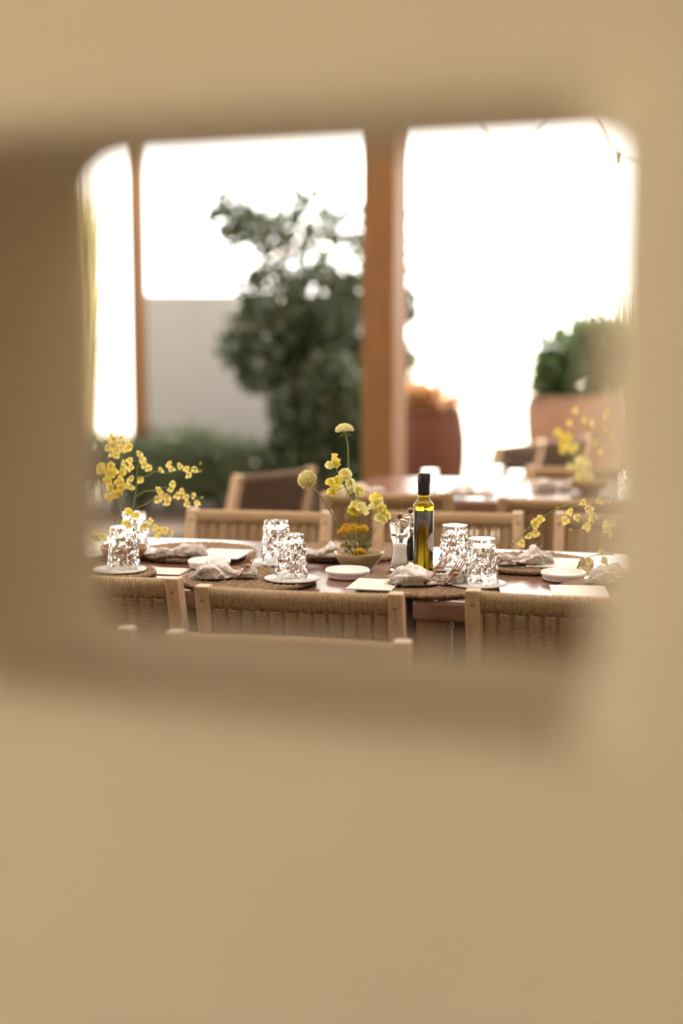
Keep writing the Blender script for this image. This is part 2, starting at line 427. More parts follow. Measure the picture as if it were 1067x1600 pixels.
# second table, far side and beyond
_dk = place_chair(379, 741, 480, 730, True, 'rope chair with its cord tinted for shade, turned aside between the grey wall shrubs and the second table')
place_chair(822, 728, 998, 730, False, 'shaded brown chair at the second table behind the blurred sweet pea bowl')
def shade_rope(root):  # swaps in the darker cord that stands for shade
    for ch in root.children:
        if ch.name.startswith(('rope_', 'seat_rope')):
            ch.material_slots[0].link = 'OBJECT'; ch.material_slots[0].material = M['rope_shaded']
shade_rope(_dk)
shade_rope(place_chair(769, 699, 852, 688, True, 'grey shaded chair near the bright path beside the pink terracotta pot'))
shade_rope(place_chair(838, 689, 926, 681, True, 'grey shaded chair half behind the blurred sweet peas, under the pink terracotta pot'))

# ------------------------------------------------------------------ tables
TZ = 0.745
YAW = R(-13)
TX = Vector((math.cos(YAW), math.sin(YAW), 0)); TY = Vector((-math.sin(YAW), math.cos(YAW), 0))
def table(origin, length, depth, label, sgn=1, inset=0.055):
    """origin: near corner; runs along +TX (sgn 1) or -TX (sgn -1)"""
    c = origin + TX * sgn * length / 2 + TY * depth / 2
    t = thing('dining_table', label, 'table', (c.x, c.y, 0), YAW)
    b = MB(); b.box((0, 0, TZ - 0.026), (length, depth, 0.052)); b.build('tabletop', M['table'], t, smooth=False, bevel=0.012, seg=4)
    for sx in (-1, 1):
        for sy in (-1, 1):
            b = MB(); b.box((sx * (length / 2 - 0.045), (-depth / 2 + inset) if sy < 0 else (depth / 2 - 0.19), (TZ - 0.052) / 2), (0.075, 0.075, TZ - 0.052))
            b.build('leg', M['table_leg'], t, smooth=False, bevel=0.004)
    for sy in (-1, 1):
        b = MB(); b.box((0, sy * (depth / 2 - 0.09), TZ - 0.052 - 0.035), (length - 0.18, 0.022, 0.07)); b.build('apron', M['table_leg'], t, smooth=False)
    for sx in (-1, 1):
        b = MB(); b.box((sx * (length / 2 - 0.05), 0, TZ - 0.052 - 0.035), (0.022, depth - 0.2, 0.07)); b.build('end_apron', M['table_leg'], t, smooth=False)
    return t
_o = at(643, 936, TZ)
TD = 0.82
table(_o, 1.7, TD, 'dark reddish wooden dining table carrying the glass by the white dish and orchid spray')
table(_o - TX * 0.012, 1.7, TD, 'dark reddish wooden dining table carrying the pale scabiosa bowl and the orchid bowl', -1, 0.47)
_o2 = at(640, 779, TZ)
table(_o2 - TX * 0.30, 2.1, 0.82, 'out-of-focus dining table behind, with glasses and a blurred sweet pea bowl', 1, 0.47)

# ------------------------------------------------------------------ things on the first table
MT = 0.013; CT = 0.004
def placemat_mesh(r, seed):
    rn = random.Random(seed); b = MB(); n = int(r / 0.0125)
    for k in range(n):
        rad = r - 0.006 - k * (r - 0.01) / n
        m = max(14, int(2 * PI * rad / 0.011))
        pts = []; rs = []
        for i in range(m + 1):
            a = 2 * PI * i / m
            wob = (0.0022 if i % 2 else -0.0022) * (1 if i < m else 1)
            pts.append((rad * math.cos(a) + rn.uniform(-.001, .001), rad * math.sin(a) + rn.uniform(-.001, .001), 0.006 + rn.uniform(-.0008, .0008)))
            rs.append(0.0062 + wob * 0.45)
        b.tube(pts, rs, 6, cap=False)
    return b.mesh('placemat', M['seagrass'])
mat_big = placemat_mesh(0.178, 1); mat_mid = placemat_mesh(0.17, 2); mat_small = placemat_mesh(0.13, 4)
def placemat(px, py, me, label, z=TZ):
    p = at(px, py, z); o = obj('placemat', me); o.location = (p.x, p.y, z + 0.0024); o.rotation_euler = (0, 0, random.uniform(0, 6))
    return tag(o, label, 'placemat')
placemat(668, 917, mat_big, 'round woven seagrass placemat under the fringed napkin beside the oil bottle')
placemat(389, 910, mat_mid, 'round woven seagrass placemat under the napkin with upright fork tines')
placemat(165, 899, mat_small, 'round woven seagrass placemat in front of the orchid bowl')
placemat(977, 931, mat_mid, 'round woven seagrass placemat nearest the chair under the orchid spray')
placemat(828, 884, mat_mid, 'round woven seagrass placemat on the far side behind the white dish and gathered napkin')
placemat(545, 866, mat_mid, 'round woven seagrass placemat on the far side behind the scabiosa bowl')
placemat(306, 867, mat_mid, 'round woven seagrass far-side placemat carrying a card beside the orchid bowl')

def tumbler_mesh(seed):
    rn = random.Random(seed); b = MB(); H = 0.108; n = 22; m = 13
    prof = []
    for i in range(m + 1):
        z = H * i / m; prof.append((0.0425 - 0.0105 * (i / m), z))
    off = {}
    def fn(i, k, r, z):
        if i in (0, m): return r
        return r + rn.uniform(-0.0019, 0.0017)
    o = len(b.v)
    for i, (r, z) in enumerate(prof):
        for k in range(n):
            a = 2 * PI * (k + (0.5 if i % 2 else 0)) / n
            rr = fn(i, k, r, z)
            b.v.append((rr * math.cos(a), rr * math.sin(a), z))
    for i in range(m):
        for k in range(n):
            k2 = (k + 1) % n
            A, B_, C_, D_ = o + i * n + k, o + i * n + k2, o + (i + 1) * n + k2, o + (i + 1) * n + k
            if i % 2 == 0: b.f += [(A, B_, D_), (B_, C_, D_)]
            else: b.f += [(A, B_, C_), (A, C_, D_)]
    top = o + m * n
    b.f.append(tuple(top + k for k in range(n)))
    # hollow inside, open at the bottom
    o2 = len(b.v); inn = [(0.0398, 0.0), (0.0375, 0.03), (0.0345, 0.062), (0.0322, 0.088), (0.026, 0.092)]
    for r, z in inn:
        for k in range(n):
            a = 2 * PI * k / n; b.v.append((r * math.cos(a), r * math.sin(a), z))
    for i in range(len(inn) - 1):
        for k in range(n):
            k2 = (k + 1) % n
            b.f.append((o2 + i * n + k2, o2 + i * n + k, o2 + (i + 1) * n + k, o2 + (i + 1) * n + k2))
    e = o2 + (len(inn) - 1) * n
    b.f.append(tuple(e + k for k in reversed(range(n))))
    for k in range(n):
        k2 = (k + 1) % n
        b.f.append((o + k2, o + k, o2 + k, o2 + k2))
    return b.mesh('tumbler', M['glass'], smooth=False)
TUM = [tumbler_mesh(11), tumbler_mesh(12), tumbler_mesh(13)]
_cb = MB(); _cb.lathe([(0.064, 0), (0.069, 0.0015), (0.069, CT), (0.0, CT)], 36, cap=False); COASTER = _cb.mesh('coaster', M['coaster'])
_cb = None
def tumbler(px, py, k, label, coaster_label=None, z=None, dx=0.0, rz=0.0):
    zz = TZ + MT + CT + 0.003 if z is None else z
    p = at(px, py, zz)
    o = obj('drinking_glass', TUM[k % 3]); o.location = (p.x, p.y, zz); o.rotation_euler = (0, 0, rz)
    tag(o, label, 'glass')
    if coaster_label:
        c = obj('coaster', COASTER); c.location = (p.x + dx, p.y, zz - CT - 0.0006); tag(c, coaster_label, 'coaster')
    return o
tumbler(752, 910, 0, 'sharp upturned cut-glass tumbler in front, beside the fringed napkin and oil bottle', 'thin grey round coaster under the sharp tumbler beside the fringed napkin', dx=-0.008)
tumbler(455, 902, 1, 'sharp upturned cut-glass tumbler in front, beside the small napkin and fork', 'thin grey round coaster under the tumbler beside the fork', dx=0.002, rz=1)
tumbler(193, 888, 2, 'upturned cut-glass tumbler standing in front of the orchid bowl', 'thin grey round coaster under the tumbler before the orchid bowl', dx=-0.01, rz=2)
tumbler(710, 885, 1, 'upturned cut-glass tumbler standing just behind another, between oil bottle and far napkin', 'thin grey round coaster under the rear tumbler by the oil bottle', rz=3)
tumbler(432, 876, 0, 'upturned cut-glass tumbler standing just behind another, near the small fork', 'thin grey round coaster under the rear tumbler near the fork', rz=4)
tumbler(211, 860, 1, 'upturned cut-glass tumbler standing behind the orchid bowl', 'thin grey round coaster under the tumbler behind the orchid bowl', rz=5)

_b = MB(); _b.lathe([(0.040, 0), (0.050, 0.002), (0.0535, 0.008), (0.0515, 0.0115), (0.056, 0.0135), (0.057, 0.020), (0.0545, 0.0235), (0.0515, 0.021), (0.049, 0.012), (0.0, 0.010)], 40, cap=False)
_b.f.append(tuple(reversed(range(40)))); DISH = _b.mesh('side_dish', M['dish'])
def dish(px, py, label):
    p = at(px, py, TZ); o = obj('side_dish', DISH); o.location = (p.x, p.y, TZ + 0.0008); return tag(o, label, 'dish')
dish(543, 903, 'small round white dish in front of the scabiosa bowl')
dish(880, 907, 'small round white dish below the yellow orchid spray')
dish(327, 888, 'small round white dish behind the small napkin and chair post')
dish(140, 877, 'small round white dish beside the orchid bowl')

def card(px, py, w, d, rz, label, z=None):
    zz = TZ + MT + 0.003 if z is None else z
    p = at(px, py, zz); b = MB(); b.box((0, 0, 0.0012), (w, d, 0.0024)); o = b.build('menu_card', M['card'], smooth=False)
    o.location = (p.x, p.y, zz); o.rotation_euler = (0, 0, rz); return tag(o, label, 'card')
card(585, 914, 0.11, 0.15, YAW, 'pale menu card on the bigger placemat beside the fringed napkin')
card(905, 926, 0.13, 0.17, YAW + R(8), 'pale menu card on the placemat under the orchid spray')
card(349, 866, 0.13, 0.16, YAW, 'pale menu card on the far placemat beside the rolled napkin')
card(865, 880, 0.13, 0.16, YAW, 'pale menu card on the far placemat behind the white dish')
card(255, 893, 0.12, 0.10, YAW, 'pale card lying on the bare table between orchid bowl and chair', z=TZ + 0.001)

# napkins: gathered linen, frayed at the open end
def napkin_meshes(seed, L=0.15, W=0.036, Hh=0.030):
    rn = random.Random(seed); b = MB(); m = 34; n = 36
    off = Vector((rn.uniform(0, 50), rn.uniform(0, 50), rn.uniform(0, 50)))
    for i in range(m + 1):
        t = i / m; x = (t - 0.5) * L
        lobe = math.sin(PI * min(1, max(0, (t + 0.06) / 0.76))) ** 0.7 if t < 0.70 else 0
        tail = 0.60 * math.sin(PI * min(1, (t - 0.52) / 0.62)) ** 0.6 if t > 0.52 else 0
        k = max(lobe, tail, 0.28)
        k = k * (0.25 if i in (0, m) else 0.7 if i in (1, m - 1) else 1)
        for j in range(n):
            a = 2 * PI * j / n; q = Vector((t * 4.2, math.cos(a) * 1.5, math.sin(a) * 1.5)) + off
            fold = abs(noise.noise(q * 1.7)) * 0.55 + 0.30 * noise.noise(q * 0.9) + 0.16 * noise.noise(q * 5.0)
            d = 0.80 + fold + 0.10 * math.sin(a * 5 + t * 5 + seed)
            y = W * k * d * math.cos(a) * 1.12; z = Hh * k * d * math.sin(a) * (0.85 + 0.45 * noise.noise(Vector((t * 5, seed, 0))))
            b.v.append((x + 0.012 * noise.noise(q * 2.3 + Vector((9, 0, 0))), y, max(0.0, z + Hh * 0.42 * k)))
    for i in range(m):
        for j in range(n):
            j2 = (j + 1) % n; b.f.append((i * n + j, i * n + j2, (i + 1) * n + j2, (i + 1) * n + j))
    b.f.append(tuple(reversed(range(n)))); b.f.append(tuple(m * n + j for j in range(n)))
    f = MB()
    for q in range(420):
        vi = rn.randrange(0, n * 12) if q % 3 else rn.randrange(n * 22, n * (m + 1)); v = Vector(b.v[vi])
        sg = -1 if vi < n * 14 else 1
        d = Vector((sg * rn.uniform(0.0, 0.9), rn.uniform(-0.9, 0.9) + v.y * 20, rn.uniform(-0.5, 0.35))).normalized() * rn.uniform(0.006, 0.016)
        e = v + d; e.z = max(0.0008, e.z)
        f.tube([v - d * 0.2, v + d * 0.5 + Vector((0, 0, 0.001)), e], [0.0007, 0.0006, 0.0003], 3)
    return b.mesh('cloth', M['linen']), f.mesh('fringe', M['linen'])
def napkin(px, py, rz, seed, label, z=None, s=1.0):
    zz = TZ + MT + 0.0055 if z is None else z
    p = at(px, py, zz); t = thing('napkin', label, 'napkin', (p.x, p.y, zz), rz)
    a, f = napkin_meshes(seed, 0.15 * s, 0.036 * s, 0.030 * s)
    obj('cloth', a, t); fr = obj('fringe', f, t); fr['kind'] = 'stuff'
    return t
napkin(668, 911, R(6), 5, 'frayed pale linen napkin on the placemat before the oil bottle', s=1.22)
napkin(352, 901, R(4), 8, 'frayed pale linen napkin before the fork, behind the chair back', s=1.02)
napkin(283, 868, R(187), 12, 'gathered linen napkin on the far placemat by the orchid bowl', s=0.92)
napkin(820, 880, R(186), 17, 'gathered linen napkin on the far placemat behind the sharp tumbler', s=0.95)
napkin(507, 869, R(185), 21, 'gathered linen napkin on the far placemat half hidden by the scabiosa bowl', s=0.85)
napkin(972, 908, R(6), 25, 'hazy linen napkin at the wall edge beside the card', s=1.1)

# forks
def fork_mesh():
    b = MB()
    b.tube([(0, -0.05, 0.004), (0, -0.03, 0.003), (0, -0.012, 0.002), (0, 0.0, 0.002)], [0.004, 0.003, 0.0026, 0.004], 6)
    b.box((0, 0.006, 0.003), (0.023, 0.020, 0.0018))
    for k in range(4):
        x = -0.0102 + 0.0068 * k
        b.tube([(x, 0.012, 0.003), (x, 0.033, 0.0045), (x, 0.056, 0.0085)], [0.0016, 0.0015, 0.0009], 5)
    return b
FORK = fork_mesh().mesh('fork', M['bronze'])
def fork(px, py, z, rz, tilt, label):
    p = atd(px, py, 0) if False else at(px, py, z)
    o = obj('fork', FORK); o.location = p; o.rotation_euler = (tilt, 0, rz); return tag(o, label, 'fork')
fork(682, 894, TZ + MT + 0.034, R(-42), R(30), 'bronze fork with tines raised beside the oil bottle base')
fork(709, 898, TZ + MT + 0.030, R(-30), R(24), 'bronze fork tucked in the napkin between the oil bottle and the sharp tumbler')
fork(384, 886, TZ + MT + 0.032, R(-26), R(30), 'fork with raised tines between the small napkin and the paired glasses')
fork(806, 880, TZ + MT + 0.014, R(75), R(6), 'bronze fork on the far placemat tucked in the gathered napkin')

# salt and pepper mills
def mill(px, py, inner, label):
    p = at(px, py, TZ); t = thing('mill', label, 'mill', (p.x, p.y, TZ + 0.001))
    b = MB(); prof = [(0.0265, 0), (0.0275, 0.002), (0.0275, 0.016), (0.026, 0.019), (0.0265, 0.022), (0.0265, 0.030), (0.0225, 0.040), (0.0195, 0.060), (0.0185, 0.080), (0.0195, 0.094), (0.0235, 0.103), (0.0235, 0.110), (0.0215, 0.113)]
    b.lathe(prof, 28); b.build('body', M['acrylic'], t)
    b = MB(); b.lathe([(0.0225, 0.114), (0.024, 0.117), (0.0265, 0.132), (0.026, 0.139), (0.019, 0.147), (0.008, 0.150)], 28); b.build('cap', M['acrylic'], t)
    b = MB(); b.lathe([(0.0165, 0.031), (0.015, 0.045), (0.0135, 0.06), (0.0130, 0.078), (0.0125, 0.088), (0.006, 0.091)], 20); b.build('filling', inner, t)
    b = MB(); b.lathe([(0.0185, 0.0245), (0.0185, 0.0295)], 20); b.build('grinder', M['bronze'], t)
    b = MB(); b.tube([(0, 0, 0.0905), (0, 0, 0.152)], 0.0018, 6); b.build('spindle', M['steel'], t)
    b = MB(); b.lathe([(0.003, 0.1515), (0.0065, 0.154), (0.008, 0.159), (0.0065, 0.164), (0.002, 0.1665)], 14); b.build('knob', M['bronze'], t)
    return t
mill(624, 903, M['salt'], 'clear acrylic salt mill holding white salt beside the oil bottle')
mill(641, 892, M['pepper'], 'clear acrylic pepper mill holding dark pepper half hidden by the oil bottle')

# olive oil bottle
def bottle(px, py):
    p = at(px, py, TZ); t = thing('oil_bottle', 'dark green-gold olive oil bottle with black cap and pale round label', 'bottle', (p.x, p.y, TZ + 0.001))
    b = MB(); b.lathe([(0.022, 0), (0.0255, 0.003), (0.0258, 0.012), (0.0258, 0.170)], 40)
    b.build('glass_body', M['oil'], t)
    b = MB(); b.lathe([(0.0258, 0.1702), (0.0266, 0.174), (0.0262, 0.183), (0.021, 0.190), (0.0155, 0.196), (0.0140, 0.203), (0.0140, 0.209)], 40)
    b.build('shoulder', M['oil_neck'], t)
    b = MB(); b.lathe([(0.0152, 0.203), (0.0158, 0.205), (0.0152, 0.207)], 32); b.build('neck_ring', M['gold'], t)
    b = MB(); b.lathe([(0.0150, 0.2085), (0.0155, 0.210), (0.0155, 0.240), (0.0165, 0.241), (0.0168, 0.243), (0.0168, 0.262), (0.0150, 0.264), (0.0, 0.2645)], 32); b.build('cap', M['cap'], t)
    # round label wrapped on the right-hand side
    b = MB(); n = 24; a0 = R(-12); rad = 0.0262; rl = 0.027
    b.v.append((rad * math.cos(a0), rad * math.sin(a0), 0.088))
    for ring in (0.33, 0.66, 1.0):
        for k in range(n):
            q = 2 * PI * k / n; s = rl * ring * math.cos(q); a = a0 + s / rad
            b.v.append((rad * math.cos(a), rad * math.sin(a), 0.088 + rl * ring * math.sin(q)))
    for k in range(n):
        k2 = (k + 1) % n
        b.f.append((0, 1 + k, 1 + k2))
        for r_ in (0, 1): b.f.append((1 + r_ * n + k, 1 + (r_ + 1) * n + k, 1 + (r_ + 1) * n + k2, 1 + r_ * n + k2))
    b.build('label', M['paper_label'], t)
    return t
bottle(661, 899)

# bowls
def bowl(p, m, label, r=0.066, h=0.046):
    b = MB(); b.lathe([(0.030, 0), (0.034, 0.001), (0.036, 0.004), (r * 0.80, h * 0.45), (r * 0.95, h * 0.8), (r, h), (r - 0.003, h + 0.001), (r * 0.90, h * 0.82), (r * 0.72, h * 0.45), (0.025, 0.010), (0.0, 0.009)], 40, cap=False,
                      fn=lambda i, k, rr, z: rr * (1 + 0.02 * math.sin(2 * PI * k / 40 * 3 + 1) * (z / h)))
    b.f.append(tuple(reversed(range(40))))
    o = b.build('flower_bowl', m); o.location = p + Vector((0, 0, 0.0008)); return tag(o, label, 'bowl')
pb1 = at(560, 890, TZ); bowl(pb1, M['bowl'], 'olive stoneware bowl holding pale scabiosa, sweet peas and mustard yarrow')
pb2 = at(193, 880, TZ); bowl(pb2, M['bowl_wood'], 'brown stoneware bowl holding yellow orchid sprays behind a tumbler')
pb3 = at(1015, 885, TZ); bowl(pb3, M['bowl_wood'], 'brown stoneware bowl behind the wall edge holding the arching orchid spray')

# ------------------------------------------------------------------ flowers
def petal_patch(b, c, out, up, L, W, cup=0.3, ruf=0.15, rn=random):
    """a curved ruffled petal from c towards 'out', cupped towards 'up'"""
    out = out.normalized(); side = out.cross(up)
    side = side.normalized() if side.length > 1e-6 else out.orthogonal().normalized()
    up2 = side.cross(out).normalized(); o = len(b.v); nu, nv = 4, 5
    ph = rn.uniform(0, 6)
    for i in range(nu + 1):
        t = i / nu; w = W * (0.25 + 0.75 * math.sin(PI * (0.12 + 0.66 * t))) * 0.5
        for j in range(nv):
            s = -1 + 2 * j / (nv - 1)
            curve = 1 - 0.18 * s * s * t
            p = c + out * L * t * curve + side * w * s + up2 * (L * cup * (t * t) + L * 0.12 * s * s + L * ruf * math.sin(3 * s + ph) * t * t * 0.6)
            b.v.append(tuple(p))
    for i in range(nu):
        for j in range(nv - 1):
            b.f.append((o + i * nv + j, o + i * nv + j + 1, o + (i + 1) * nv + j + 1, o + (i + 1) * nv + j))
def rvec(rn): 
    while True:
        v = Vector((rn.uniform(-1, 1), rn.uniform(-1, 1), rn.uniform(-1, 1)))
        if 0.05 < v.length < 1: return v.normalized()
def sweetpea_mesh(seed, m, s=1.0):
    rn = random.Random(seed); b = MB(); c = Vector((0, 0, 0))
    for a in (-0.9, -0.2, 0.5, 1.2): petal_patch(b, c, Vector((math.sin(a), -0.15, math.cos(a))), Vector((0, -1, 0.1)), 0.024 * s, 0.028 * s, 0.25, 0.5, rn)
    for a in (2.2, 3.1, 4.0): petal_patch(b, c, Vector((math.sin(a) * 0.8, -0.7, math.cos(a) * 0.8)), Vector((0, -0.4, 1)), 0.018 * s, 0.020 * s, 0.5, 0.4, rn)
    return b.mesh('sweet_pea_blossom', m)
SP = [sweetpea_mesh(k, M['pale_lemon']) for k in range(4)] + [sweetpea_mesh(k + 9, M['lemon'], 1.05) for k in range(3)]
def orchid_mesh(seed):
    rn = random.Random(seed); b = MB(); c = Vector((0, 0, 0))
    for a in (0.25, -0.25): petal_patch(b, c, Vector((math.sin(a + (0.35 if a > 0 else -0.35)), -0.35, -math.cos(a))), Vector((0, -1, 0)), 0.0135, 0.013, -0.2, 0.3, rn)
    for a in (0.0, 1.15, -1.15, 1.9, -1.9): petal_patch(b, c, Vector((math.sin(a), -0.15, math.cos(a))), Vector((0, -1, 0)), 0.0085, 0.0062, 0.2, 0.1, rn)
    b.ball((0, -0.003, 0), 0.0028, 6, 4)
    return b.mesh('orchid_blossom', M['orchid'])
OR = [orchid_mesh(k) for k in range(4)]
_b = MB(); _b.ball((0, 0, 0), 0.0042, 7, 5, (0.8, 0.8, 1.3)); BUD = _b.mesh('bud', M['yarrow_green'])
def smooth_path(pts, k=4):
    pts = [Vector(p) for p in pts]; out = []
    for i in range(len(pts) - 1):
        p0 = pts[max(i - 1, 0)]; p1 = pts[i]; p2 = pts[i + 1]; p3 = pts[min(i + 2, len(pts) - 1)]
        for q in range(k):
            t = q / k
            out.append(0.5 * ((2 * p1) + (p2 - p0) * t + (2 * p0 - 5 * p1 + 4 * p2 - p3) * t * t + (3 * p1 - p0 - 3 * p2 + p3) * t ** 3))
    out.append(pts[-1]); return out
def bloom(parent, me, name, p, rn, s=1.0, face=0.7):
    o = obj(name, me, parent); o.location = p
    o.rotation_euler = (rn.uniform(-0.6, 0.5), rn.uniform(-0.7, 0.7), rn.uniform(-1.3, 1.3) * face); o.scale = (s,) * 3
    return o
def spray(base, stems, blooms, buds, Y, label, name='orchid_spray', meshes=None, bname='blossom', seed=1, s=1.0, dy=0.03, r=0.0014, cat='flower', group=None):
    rn = random.Random(seed); meshes = meshes or OR
    t = thing(name, label, cat, base, 0, group)
    pts_all = []
    def P(x, y): 
        v = atd(x, y, Y + rn.uniform(-dy, dy)); return v - Vector(base)
    for st in stems:
        path = [Vector(p) if not isinstance(p, tuple) or len(p) == 3 else (atd(p[0], p[1], Y) - Vector(base)) for p in st]
        path = smooth_path(path, 4); pts_all += path
        b = MB(); b.tube(path, [r * (1.25 - 0.6 * i / len(path)) for i in range(len(path))], 6); b.build('stem', M['stem'], t)
    for (x, y) in blooms:
        p = P(x, y); q = min(pts_all, key=lambda v: (v - p).length)
        o = bloom(t, rn.choice(meshes), bname, p, rn, s * rn.uniform(0.9, 1.12))
        if (q - p).length < 0.09:
            b = MB(); b.tube([q, (q + p) / 2 + Vector((0, 0, 0.002)), p], 0.0006, 4); b.build('stalk', M['stem'], t)
    for (x, y) in buds:
        p = P(x, y); o = obj('bud', BUD, t); o.location = p; o.rotation_euler = (rn.uniform(-1, 1), rn.uniform(-1, 1), 0)
    return t
def z5(L): return [(135 + x * 0.178, 660 + y * 0.178) for x, y in L]
def z4(L): return [(740 + x * 0.2437, 640 + y * 0.2437) for x, y in L]
Y2 = pb2.y
base2 = (pb2.x, pb2.y, TZ + 0.012)
O3 = (0, 0, 0)
spray(base2, [[O3, *z5([(315, 900), (300, 700), (310, 420), (300, 260), (250, 200)])]], z5([(200, 150), (270, 170), (240, 135), (210, 260), (265, 275), (185, 215), (380, 205), (300, 130), (345, 225), (235, 200), (360, 180), (300, 215), (215, 120), (270, 240)]), [], Y2,
      'yellow orchid spray whose dense topmost cluster stands against the bright sky gap', seed=2, s=1.05)
spray(base2, [[O3, *z5([(370, 930), (405, 780), (440, 560), (445, 420), (465, 290)])], [*z5([(440, 480), (540, 470), (610, 430)]), *z5([(700, 448), (880, 400), (1000, 420)])]],
      z5([(335, 350), (385, 330), (465, 265), (480, 315), (505, 362), (545, 388), (395, 390), (470, 492), (390, 480), (358, 545), (390, 555), (655, 410), (735, 365), (745, 395), (820, 375), (885, 405), (895, 450), (950, 400), (330, 380)]), z5([(1000, 430), (1000, 362)]), Y2 - 0.01,
      'yellow orchid spray reaching out in its longest upper branch over the orchid bowl', seed=3, s=1.05)
spray(base2, [[O3, *z5([(380, 880), (420, 770), (520, 720), (600, 670), (700, 640), (850, 640), (1000, 665)])], [*z5([(430, 660), (500, 610), (590, 600), (660, 580), (745, 560)])]],
      z5([(650, 590), (620, 665), (670, 630), (705, 655), (760, 530), (745, 575), (800, 632), (840, 600), (880, 650), (930, 635), (890, 710), (965, 705), (630, 580), (710, 690)]), z5([(1012, 662)]), Y2 + 0.012,
      'yellow orchid spray reaching out in its middle branch over the orchid bowl', seed=4, s=1.05)
spray(base2, [[O3, *z5([(420, 960), (480, 905), (560, 890), (640, 920), (740, 965)])]], z5([(510, 900), (565, 860), (600, 918), (640, 935), (635, 990), (690, 940), (740, 972), (490, 915)]), [], Y2 - 0.055,
      'short yellow orchid spray drooping low beside the rear tumbler', seed=5)
spray(base2, [[O3, *z5([(260, 900), (200, 760), (140, 640), (120, 510), (140, 420)])], [*z5([(290, 930), (300, 700), (250, 560)])]], z5([(130, 400), (205, 385), (240, 450), (305, 440), (120, 440), (170, 525), (215, 585), (275, 545), (275, 640), (200, 670), (320, 495), (165, 440), (240, 640), (200, 480), (290, 580)]), [], Y2 + 0.02,
      'deep yellow sweet pea stems massed beside the orchid sprays', name='sweet_pea', meshes=SP[4:], seed=6, s=0.62)
spray(base2, [[O3, *z5([(370, 930), (385, 870), (400, 820)])]], z5([(370, 800), (440, 835), (350, 915)]), [], Y2 - 0.035, 'lemon sweet pea low over the orchid bowl rim', name='sweet_pea', meshes=SP[4:], seed=7, s=0.62)
spray(base2, [[O3, *z5([(180, 1100), (120, 1050), (100, 1020)])]], z5([(100, 1020), (140, 1030), (70, 1000)]), [], Y2 + 0.05, 'pale sweet pea leaning out over the small white dish by the orchid bowl', name='sweet_pea', meshes=SP[:4], seed=8, s=0.75)

# right-hand spray
Y3 = pb3.y
base3 = (pb3.x, pb3.y, TZ + 0.012)
spray(base3, [[O3, *z4([(1120, 760), (1000, 610), (830, 565), (700, 590), (540, 635), (440, 690), (340, 770), (265, 850)])], [*z4([(900, 580), (860, 670), (780, 715), (640, 745)])]],
      z4([(310, 850), (355, 800), (400, 785), (400, 715), (425, 695), (625, 650), (580, 705), (670, 685), (700, 585), (815, 575), (735, 628), (770, 665), (765, 692), (730, 745), (385, 735)]), z4([(250, 855), (325, 778), (620, 772), (535, 635)]), Y3 - 0.10,
      'arching yellow orchid spray with its tip hanging over the far napkin', seed=9, s=1.12)
spray(base3, [[O3, *z4([(1050, 900), (960, 780), (870, 760), (830, 850), (830, 950)])], [*z4([(900, 930), (800, 930), (730, 955), (680, 1020)])]],
      z4([(850, 730), (870, 790), (825, 900), (845, 960), (740, 960), (680, 1025), (735, 1020), (668, 1045), (890, 720), (850, 760)]), [], Y3 - 0.16,
      'hazy yellow orchid spray hanging over the white dish at the wall edge', seed=10, s=1.12)

# scabiosa, sweet pea and yarrow in the middle bowl
Y1 = pb1.y
base1 = (pb1.x, pb1.y, TZ + 0.012)
def z2(x, y): return (390 + x * 0.2343, 640 + y * 0.2343)
def scabiosa_head(seed, R0=0.026):
    rn = random.Random(seed); b = MB()
    for k in range(90):
        u = (k + 0.5) / 90; th = math.acos(1 - u * 1.15); a = 2.399963 * k
        d = Vector((math.sin(th) * math.cos(a), math.sin(th) * math.sin(a), math.cos(th) * 0.62))
        petal_patch(b, d * R0 * 0.45, d + rvec(rn) * 0.15, Vector((0, 0, 1)), R0 * 0.5, R0 * 0.42, 0.3, 0.5, rn)
    return b.mesh('scabiosa_head', M['cream_petal'])
SCB = scabiosa_head(1)
def sepal_mesh(R0=0.02, n=9):
    b = MB()
    for k in range(n):
        a = 2 * PI * k / n; d = Vector((math.cos(a), math.sin(a), -0.35)); petal_patch(b, Vector((0, 0, -0.004)), d, Vector((0, 0, 1)), R0, 0.004, -0.2, 0.0)
    return b.mesh('sepals', M['sage'])
SEP = sepal_mesh()
def scabiosa(path, tilt, label, s=1.0, dy=0.0):
    t = thing('scabiosa', label, 'flower', base1); pts = [Vector((0, 0, 0))] + [atd(*z2(*p), Y1 + dy) - Vector(base1) for p in path]
    pts = smooth_path(pts, 5); b = MB(); b.tube(pts, 0.0019, 6); b.build('stem', M['stem'], t)
    h = obj('head', SCB, t); h.location = pts[-1]; h.rotation_euler = tilt; h.scale = (s,) * 3
    e = obj('sepals', SEP, t); e.location = pts[-1]; e.rotation_euler = tilt; e.scale = (s,) * 3
    return t
scabiosa([(745, 900), (720, 690), (665, 430), (655, 240), (632, 145)], (R(-4), R(-6), 0), 'cream scabiosa standing tallest over the middle bowl', 1.0)
scabiosa([(690, 900), (600, 780), (500, 620), (420, 510), (385, 470)], (R(60), R(-28), 0), 'cream round scabiosa leaning far out on a bare stem over the paired glasses', 1.06, -0.01)
scabiosa([(735, 900), (715, 720), (695, 620), (680, 560)], (R(-30), R(-10), 0), 'small scabiosa turned away, showing green sepals', 0.72, 0.01)
spray(base1, [[O3, *[z2(*p) for p in [(740, 900), (700, 650), (620, 480), (570, 380)]]]], [z2(*p) for p in [(555, 340), (585, 365), (545, 375), (575, 490), (560, 550), (590, 545), (635, 460), (655, 495), (545, 495), (640, 440)]], [], Y1 - 0.005,
      'pale lemon sweet pea stem climbing highest beside the tall scabiosa stem', name='sweet_pea', meshes=SP, seed=21, s=0.78, dy=0.012)
